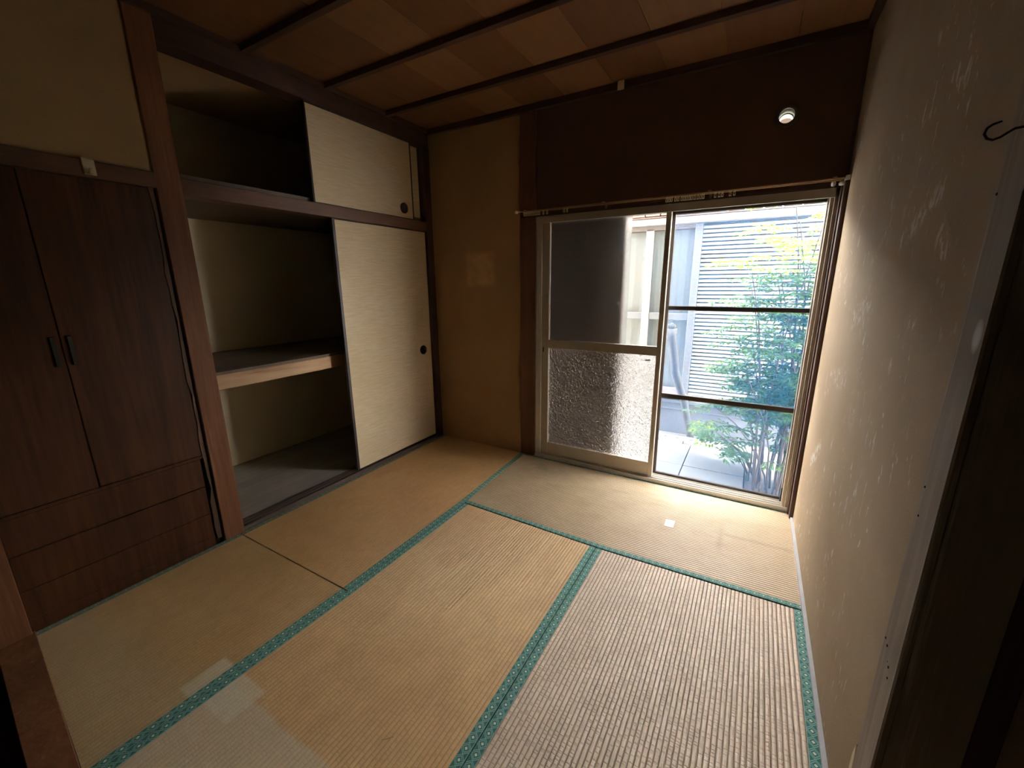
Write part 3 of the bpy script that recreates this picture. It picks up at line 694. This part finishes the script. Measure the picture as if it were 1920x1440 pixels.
# window of the neighbour
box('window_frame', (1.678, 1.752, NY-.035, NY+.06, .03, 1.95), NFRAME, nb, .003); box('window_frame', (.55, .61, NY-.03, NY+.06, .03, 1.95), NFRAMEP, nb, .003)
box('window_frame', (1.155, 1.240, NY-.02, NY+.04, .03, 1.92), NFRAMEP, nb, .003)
box('window_head', (.55, 1.70, NY-.02, NY+.06, 1.905, 1.955), NHEAD, nb, .003)
box('window_rail', (.61, 1.155, NY-.01, NY+.03, .905, .985), NFRAME, nb, .003); box('window_rail', (1.24, 1.678, NY-.01, NY+.03, .905, .985), NFRAME, nb, .003)
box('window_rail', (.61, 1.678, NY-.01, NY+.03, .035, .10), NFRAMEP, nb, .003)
for (x0, x1) in ((.61, 1.155), (1.24, 1.678)):
    for (z0, z1) in ((.10, .905), (.985, 1.905)): box('window_pane', (x0, x1, NY+.008, NY+.012, z0, z1), CLEAR, nb, 0)
box('room_behind_glass', (.5, 1.75, NY+.35, NY+.37, -.05, 2.0), NWALL, nb, 0)
box('fascia', (-3.5, 6.0, NY-.10, NY+.05, 1.955, 2.022), NBAND, nb, .004)
box('gutter_strip', (-3.5, 6.0, NY-.115, NY+.05, 2.026, 2.040), NTILE, nb, .003)
tm = None
for i in range(26):
    x = .02+i*.163
    if tm is None:
        o = MB().box(0, .150, NY-.135, NY+.1, 2.043, 2.155).build('eave_tile', NTILE, nb, .004); tm = o.data
    else:
        o = bpy.data.objects.new('eave_tile', tm); COL.objects.link(o); o.parent = nb; o.matrix_parent_inverse = Matrix.Translation(-wloc(nb))
    o.location = (x, 0, .002*(i % 3))
rf = MB(); rf.v = [(-3.5, NY-.16, 2.158), (6, NY-.16, 2.158), (6, NY+3.5, 3.2), (-3.5, NY+3.5, 3.2), (-3.5, NY-.16, 2.20), (6, NY-.16, 2.20), (6, NY+3.5, 3.26), (-3.5, NY+3.5, 3.26)]
rf.f = [(0, 1, 2, 3), (4, 5, 6, 7), (0, 1, 5, 4), (2, 3, 7, 6), (0, 3, 7, 4), (1, 2, 6, 5)]
rf.build('roof', NROOF, nb)
# curtains behind the neighbour's glass
def curtain(label, x0, x1, ph):
    m = MB(); n, q = 60, 6
    for j in range(q+1):
        z = lerp(.06, 1.90, j/q)
        for i in range(n+1):
            t = i/n; m.v.append((lerp(x0, x1, t), NY+.085+.005*math.sin(t*30+ph)*(1.05-j/q*.6)+.0015*math.sin(t*71+ph*2), z))
    for j in range(q):
        for i in range(n): m.f.append((j*(n+1)+i, j*(n+1)+i+1, (j+1)*(n+1)+i+1, (j+1)*(n+1)+i))
    tag(m.build('curtain', CURT, None, 0, True), label, 'curtain')
curtain("white curtain in the neighbour's window beside the slatted cladding", 1.20, 1.72, .4)
curtain("white curtain in the neighbour's window left of the middle stile, seen past the film edge", .58, 1.19, 1.9)

# ------------------------------------------------------------------ bare trunk
tk = empty('bare_trunk', (1.84, 2.285, -.46), 'bare leaning pruned trunk standing behind the block row', 'tree')
pts = [(1.840, 2.285, -.47), (1.825, 2.28, -.40), (1.790, 2.24, -.20), (1.745, 2.17, .01), (1.690, 2.08, .20), (1.650, 2.01, .38), (1.634, 1.97, .50), (1.615, 1.96, .64), (1.596, 1.95, .76), (1.583, 1.95, .85)]
m = MB().tube([tuple(Vector(p)+Vector((.006*math.sin(i*2.2), 0, 0))) for i, p in enumerate(pts)], [.040, .040, .041, .042, .042, .044, .043, .040, .044, .052], 12); m.build('trunk', BARK, tk, 0, True)
for (dx, dz, r) in ((-.035, .045, .017), (.0, .06, .02), (.03, .04, .018), (.045, -.02, .014), (-.05, -.03, .013)):
    MB().tube([(1.585, 1.95, .83), (1.585+dx*.7, 1.945, .845+dz*.6), (1.585+dx, 1.94, .85+dz)], [r*1.3, r, r*.7], 8).build('stub', BARK, tk, 0, True)

# ------------------------------------------------------------------ nandina and low shrub
def leaflet(m, p, d, up, L, Wd):
    d = d.normalized(); s = d.cross(up)
    if s.length < 1e-4: s = d.orthogonal()
    s.normalize(); n = s.cross(d); b = len(m.v)
    m.v += [tuple(p), tuple(p+d*L*.45+s*Wd*.5+n*L*.05), tuple(p+d*L-n*L*.10), tuple(p+d*L*.45-s*Wd*.5+n*L*.05)]
    m.f += [(b, b+1, b+2), (b, b+2, b+3)]
def frond(m, stem, p, d, L, size, R):
    # compound leaf: drooping rachis with opposite side branches carrying leaflets
    n = max(3, int(L/.055)); q = Vector(p); d = d.normalized(); prev = q.copy()
    for i in range(n):
        d2 = (d + Vector((0, 0, -.09*i))).normalized(); q = q + d2*(L/n)
        stem.tube([tuple(prev), tuple(q)], .0016, 4, False); prev = q.copy()
        side = d2.cross(Vector((0, 0, 1)));  side = side.normalized() if side.length > 1e-3 else Vector((1, 0, 0))
        for sg in (-1, 1):
            bd = (side*sg + d2*.6 + Vector((0, 0, R.uniform(-.25, .15)))).normalized(); bl = L*(.42-.05*i)*R.uniform(.7, 1.1); bl = max(bl, .03)
            k = max(1, int(bl/.03))
            for t in range(k):
                pp = q + bd*bl*(t+.5)/k
                for s2 in (-1, 1):
                    ld = (bd*.7 + d2*.4*s2 + Vector((0, 0, R.uniform(-.35, .2))) + Vector((R.uniform(-.2, .2), R.uniform(-.2, .2), 0)))
                    leaflet(m, pp, ld, Vector((R.uniform(-.3, .3), R.uniform(-.3, .3), 1)), size*R.uniform(.7, 1.25), size*.42)
            leaflet(m, q+bd*bl, bd, Vector((0, 0, 1)), size, size*.36)
    leaflet(m, q, d2, Vector((0, 0, 1)), size*1.2, size*.4)
R = random.Random(5)
nd = empty('nandina_bush', (2.62, 1.28, -.475), 'tall feathery green nandina bush with many thin canes outside the window', 'bush')
fol = MB(); foly = MB(); stem = MB()
tops = []
for i in range(44):
    bx, by = R.uniform(2.46, 2.92), R.uniform(1.08, 1.50); h = R.choice([.75, 1.0, 1.3, 1.6, 1.9, 2.15, 2.35])*R.uniform(.92, 1.06)
    lx = R.gauss(.02, .16); ly = R.gauss(-.02, .10)
    if h < 1.3: lx -= .06
    pts = []
    for j in range(6):
        t = j/5; pts.append((bx+lx*t*t*1.1+.012*math.sin(j*1.7+i), by+ly*t*t, -.48+h*t))
    MB().tube(pts, [.0085-.0045*j/5 for j in range(6)], 6).build('cane', CANE, nd, 0, True)
    tops.append((pts, h))
for pts, h in tops:
    for t in [1.0, .96, .91, .86, .80, .74, .67, .60, .52, .44]:
        if h*t < .55 and R.random() < .75: continue
        if R.random() < .18: continue
        j = min(4, int(t*5)); u = t*5-j; p = Vector(pts[j]).lerp(Vector(pts[j+1]), u)
        a = R.uniform(0, 2*math.pi); d = Vector((math.cos(a)*1.0-.18, math.sin(a)*.8, R.uniform(.05, .6)))
        frond(foly if p.z > 1.38 and R.random() < .85 else fol, stem, p, d, R.uniform(.22, .38), R.uniform(.042, .058), R)  # fronds high on the bush have sunlight put into their yellow-green colour
# long fronds reaching over the paving
for (x, y, z, L) in ((2.45, 1.25, .62, .40), (2.42, 1.2, .95, .42), (2.40, 1.3, 1.18, .38), (2.44, 1.3, .28, .40), (2.46, 1.2, 1.50, .34), (2.5, 1.25, 1.72, .34), (2.43, 1.35, .80, .38), (2.46, 1.15, 1.34, .30)):
    frond(foly if z > 1.45 else fol, stem, (x, y, z), Vector((-1, R.uniform(-.3, .3), .22)), L, .052, R)
for mb, mt, nm in ((fol, LEAF, 'foliage'), (foly, LEAFY, 'sun_tinted_foliage')):
    o = mb.build(nm, mt, nd); o['kind'] = 'stuff'
o = stem.build('leaf_stalks', CANE, nd); o['kind'] = 'stuff'
f2 = MB(); f3 = MB(); s2m = MB()
for i in range(9):
    a = R.uniform(2.5, 4.0); L = R.uniform(.35, .62); b = Vector((2.50+R.uniform(-.04, .06), 1.55+R.uniform(-.1, .12), -.475))
    pts = [tuple(b), tuple(b+Vector((math.cos(a)*L*.25, math.sin(a)*L*.15, L*.45))), tuple(b+Vector((math.cos(a)*L*.7, math.sin(a)*L*.3, L*.72)))]
    MB().tube(pts, [.006, .005, .003], 6).build('cane', CANE, nd, 0, True)
    e = Vector(pts[2]); frond(f3 if i % 3 == 0 else f2, s2m, e, Vector((math.cos(a), math.sin(a)*.5, .15)), R.uniform(.16, .26), .06, R)
    frond(f2, s2m, Vector(pts[1]), Vector((math.cos(a+.8), math.sin(a+.8), .3)), R.uniform(.14, .20), .06, R)
o = f2.build('low_foliage', LEAFD, nd); o['kind'] = 'stuff'
o = f3.build('low_young_foliage', LEAFY, nd); o['kind'] = 'stuff'
o = s2m.build('low_leaf_stalks', CANE, nd); o['kind'] = 'stuff'
